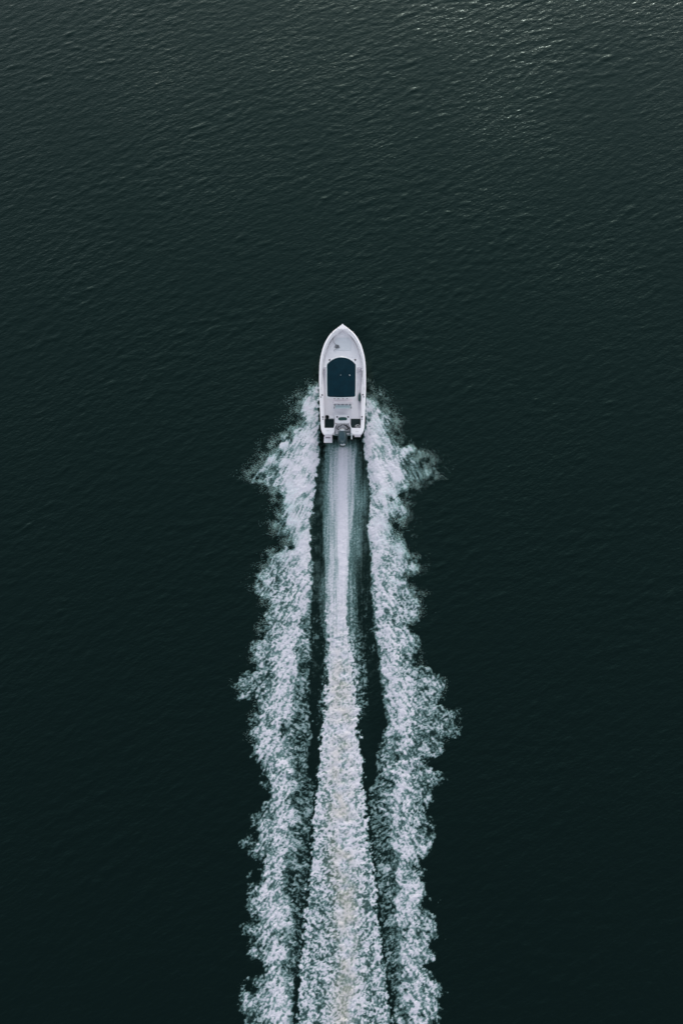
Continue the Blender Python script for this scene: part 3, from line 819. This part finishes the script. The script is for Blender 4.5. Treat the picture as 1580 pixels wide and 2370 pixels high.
# splash well floor and its splayed sides
prism('splash_well', [(-.44,.26),(.44,.26),(.40,.84),(-.40,.84)], .38, .46, M['well'], boat, .01)
for sgn in (-1, 1):
    prism('well_side', [(sgn*.355,.845),(sgn*.40,.845),(sgn*.50,.555),(sgn*.50,.30),(sgn*.45,.30),(sgn*.45,.54)][::sgn], .38, .80, M['gelcoat'], boat, .008)
box('fitting_plate', -.42, -.25, .33, .50, .46, .50, M['deck_grey'], boat, .01)
box('fitting_plate', .22, .38, .31, .38, .46, .50, M['deck_grey'], boat, .01)
def hose(pts, r=.018): tube('rigging_hose', smooth_path(pts, 6), r, M['hose'], boat, 8)
hose([(.02,.88,.60),(.10,.80,.66),(.22,.70,.70),(.30,.58,.66),(.24,.48,.72),(.10,.42,.84)], .028)
hose([(.02,.88,.60),(-.10,.76,.64),(-.24,.70,.62),(-.28,.58,.60),(-.16,.48,.70),(-.06,.44,.84)], .020)
hose([(.36,.88,.70),(.42,.72,.64),(.36,.60,.62),(.22,.52,.66),(.05,.44,.80)], .022)
hose([(-.38,.84,.60),(-.36,.66,.55),(-.24,.55,.58),(-.10,.60,.62),(.06,.62,.62),(.20,.62,.60)], .012)
hose([(.12,.84,.58),(.28,.76,.57),(.40,.62,.56),(.38,.46,.54)], .016)

# outboard engine
eng = bpy.data.objects.new('outboard_engine', None)
def loft(name, secs, mat, parent, n=24, label=None, p=2.4):
    """secs: (cx, cy, z, rx, ry_front, ry_back) ellipse-like sections stacked"""
    bm = bmesh.new(); V = []
    for (cx_, cy_, z, rx, rf, rb) in secs:
        r = []
        for i in range(n):
            t = 2*math.pi*i/n; c_, s_ = math.cos(t), math.sin(t)
            x = cx_ + rx*math.copysign(abs(c_)**(2/p), c_); yv = (rf if s_ > 0 else rb)*math.copysign(abs(s_)**(2/p), s_)
            zz = z
            r.append(bm.verts.new((x, cy_+yv, zz)))
        V.append(r)
    for A, B in zip(V[:-1], V[1:]):
        for k in range(n): bm.faces.new((A[k], A[(k+1) % n], B[(k+1) % n], B[k]))
    bm.faces.new(V[0][::-1]); bm.faces.new(V[-1])
    return finish(name, bm, mat, parent, True, label=label)
engine = loft('engine', [(0,-.08,.55,.13,.26,.22),(0,-.09,.72,.20,.36,.40),(0,-.10,.84,.262,.43,.52),(0,-.10,.90,.262,.43,.52),(0,-.10,.93,.24,.42,.49)], M['cowl_dark'], boat)
loft('cowling', [(-.01,-.08,.932,.205,.40,.42),(-.015,-.07,1.03,.20,.39,.38),(-.015,-.06,1.12,.18,.37,.33),(-.02,-.04,1.17,.165,.335,.28),(-.02,-.02,1.195,.12,.28,.20),(-.02,0.0,1.20,.05,.2,.1)], M['cowl'], engine)
loft('cowling_cap', [(-.02,.27,1.10,.15,.09,.05),(-.02,.25,1.19,.13,.08,.05),(-.02,.23,1.215,.10,.05,.04)], M['cowl_trim'], engine, 16)
loft('cowling_vent', [(.01,-.50,.935,.14,.05,.055),(.01,-.49,.96,.12,.04,.04)], M['cowl_trim'], engine, 16)
loft('midsection', [(0,-.05,-.32,.05,.16,.16),(0,-.05,.2,.07,.15,.15),(0,-.06,.56,.11,.20,.18)], M['cowl_dark'], engine, 14)
loft('gearcase', [(0,-.08,-.62,.015,.05,.05),(0,-.05,-.52,.05,.26,.22),(0,-.05,-.42,.05,.24,.22),(0,-.05,-.33,.035,.16,.16)], M['cowl_dark'], engine, 14)
bm = bmesh.new()
for k in range(3):
    t = 2*math.pi*k/3; q = []
    for (rr_, dt, dy) in [(.03,-.2,0),(.12,-.55,.03),(.17,0,0),(.12,.45,-.03)]:
        q.append(bm.verts.new((rr_*math.cos(t+dt), -.36+dy, -.47+rr_*math.sin(t+dt))))
    bm.faces.new(q)
bmesh.ops.solidify(bm, geom=list(bm.faces), thickness=.01)
tube_bm(bm, [(0,-.27,-.47),(0,-.42,-.47)], .035, 10)
finish('propeller', bm, M['metal'], engine)
box('engine_bracket', -.16, .16, .12, .44, .20, .82, M['cowl_dark'], boat, .02)
box('steering_arm', -.22, .22, .38, .43, .78, .83, M['cowl_trim'], boat, .012)
# swim platform, ladder pole
pf = prism('swim_platform', [(-1.03,.18),(-.57,.18),(-.575,-.165),(-.60,-.19),(-1.02,-.19),(-1.04,-.165)], .44, .49, M['vinyl'], boat, .012)
box('grab_slot', -.93, -.69, .075, .115, .488, .494, M['hole'], pf, 0)
box('tread_pad', -.99, -.66, -.15, .03, .489, .495, M['deck_grey'], pf, .002)
tube('boarding_pole', [(.49,.56,.82),(.49,.42,.83),(.495,.15,.66),(.50,-.02,.55)], .032, M['tube'], boat, 10)
tube('trim_tab', [(.545,.18,.40),(.56,-.02,.36)], .02, M['hose'], boat, 6)

# ------------------------------------------------------------------ loose things aboard
def world_pt(p): return boat.matrix_basis @ Vector(p)
def thing(name, label, cat, loc):
    o = bpy.data.objects.new(name, None); COL.objects.link(o)
    o.location = world_pt(loc); o.rotation_euler = boat.rotation_euler
    return tag(o, label, cat)
bpy.context.view_layer.update()
random.seed(4)
pts = [(-.30,.80,.35),(-.27,.60,.22),(-.20,.30,.02)]
for i in range(26):
    a_ = random.uniform(0, 6.28); r_ = random.uniform(.03, .16)
    pts.append((r_*1.0*math.cos(a_)*1.1, r_*math.sin(a_), .02+.035*random.random()))
pts += [(-.14,-.18,.02),(-.18,-.26,.01)]
bm = bmesh.new(); tube_bm(bm, smooth_path(pts, 5), .0095, 6)
rp = finish('rope', bm, M['rope'], None, True)
rp.location = world_pt((-.30, 5.58, .80)); rp.rotation_euler = boat.rotation_euler
tag(rp, "tangled dark grey rope lying on the white bow deck", 'rope')
pts = []
for k in range(5):
    for t in np.linspace(0, 2*math.pi, 14)[:-1]:
        pts.append(((.15-.022*k)*math.cos(t)+.01*random.random(), (.10-.014*k)*math.sin(t), .015+.018*k+.006*random.random()))
bm = bmesh.new(); tube_bm(bm, pts, .0085, 6)
rp = finish('rope', bm, M['rope_light'], None, True)
rp.location = world_pt((.84, .78, .506)); rp.rotation_euler = boat.rotation_euler
tag(rp, "pale coiled rope on the dark mat in the right stern corner", 'rope')
bk = thing('bucket', "small round dark green bucket on the deck ahead of the left stern mat", 'bucket', (-.86, 1.29, .48))
bm = bmesh.new()
V = []
for z, r in [(0,.085),(.20,.105),(.20,.095),(.02,.078)]:
    V.append([bm.verts.new((r*math.cos(2*math.pi*i/18), r*math.sin(2*math.pi*i/18), z)) for i in range(18)])
for A, B in zip(V[:-1], V[1:]):
    for k in range(18): bm.faces.new((A[k], A[(k+1) % 18], B[(k+1) % 18], B[k]))
bm.faces.new(V[0][::-1]); bm.faces.new(V[-1])
finish('pail', bm, M['rubber'], bk, True)
tube('handle', smooth_path([(-.10,0,.19),(-.07,.07,.20),(0,.10,.205),(.07,.07,.20),(.10,0,.19)], 3), .006, M['metal'], bk, 6)
tb = thing('tackle_box', "small pale grey box beside the bait station on the left", 'box', (-.60, 1.29, .48))
box('case', -.12, .12, -.07, .07, 0, .13, M['vinyl_teal'], tb, .015); box('lid', -.125, .125, -.075, .075, .131, .155, M['deck_grey'], tb, .01)
box('latch', -.03, .03, -.085, -.076, .10, .14, M['hole'], tb, .003)
fd = thing('fender', "dark teal fender leaning inside the right gunwale of the cockpit", 'fender', (.955, 2.55, .52))
bm = bmesh.new()
L_ = [(-.27,.012),(-.25,.035),(-.20,.07),(-.12,.085),(.10,.08),(.19,.06),(.25,.03),(.30,.010),(.34,.010)]
V = [[bm.verts.new((r*math.cos(2*math.pi*i/14), y, r*math.sin(2*math.pi*i/14)+.02)) for i in range(14)] for y, r in L_]
for A, B in zip(V[:-1], V[1:]):
    for k in range(14): bm.faces.new((A[k], A[(k+1) % 14], B[(k+1) % 14], B[k]))
bm.faces.new(V[0][::-1]); bm.faces.new(V[-1])
finish('bladder', bm, M['bag'], fd, True)
tube('lanyard', smooth_path([(0,.32,.02),(.02,.36,.12),(.04,.33,.24),(.05,.30,.30)], 3), .006, M['rope_light'], fd, 6)
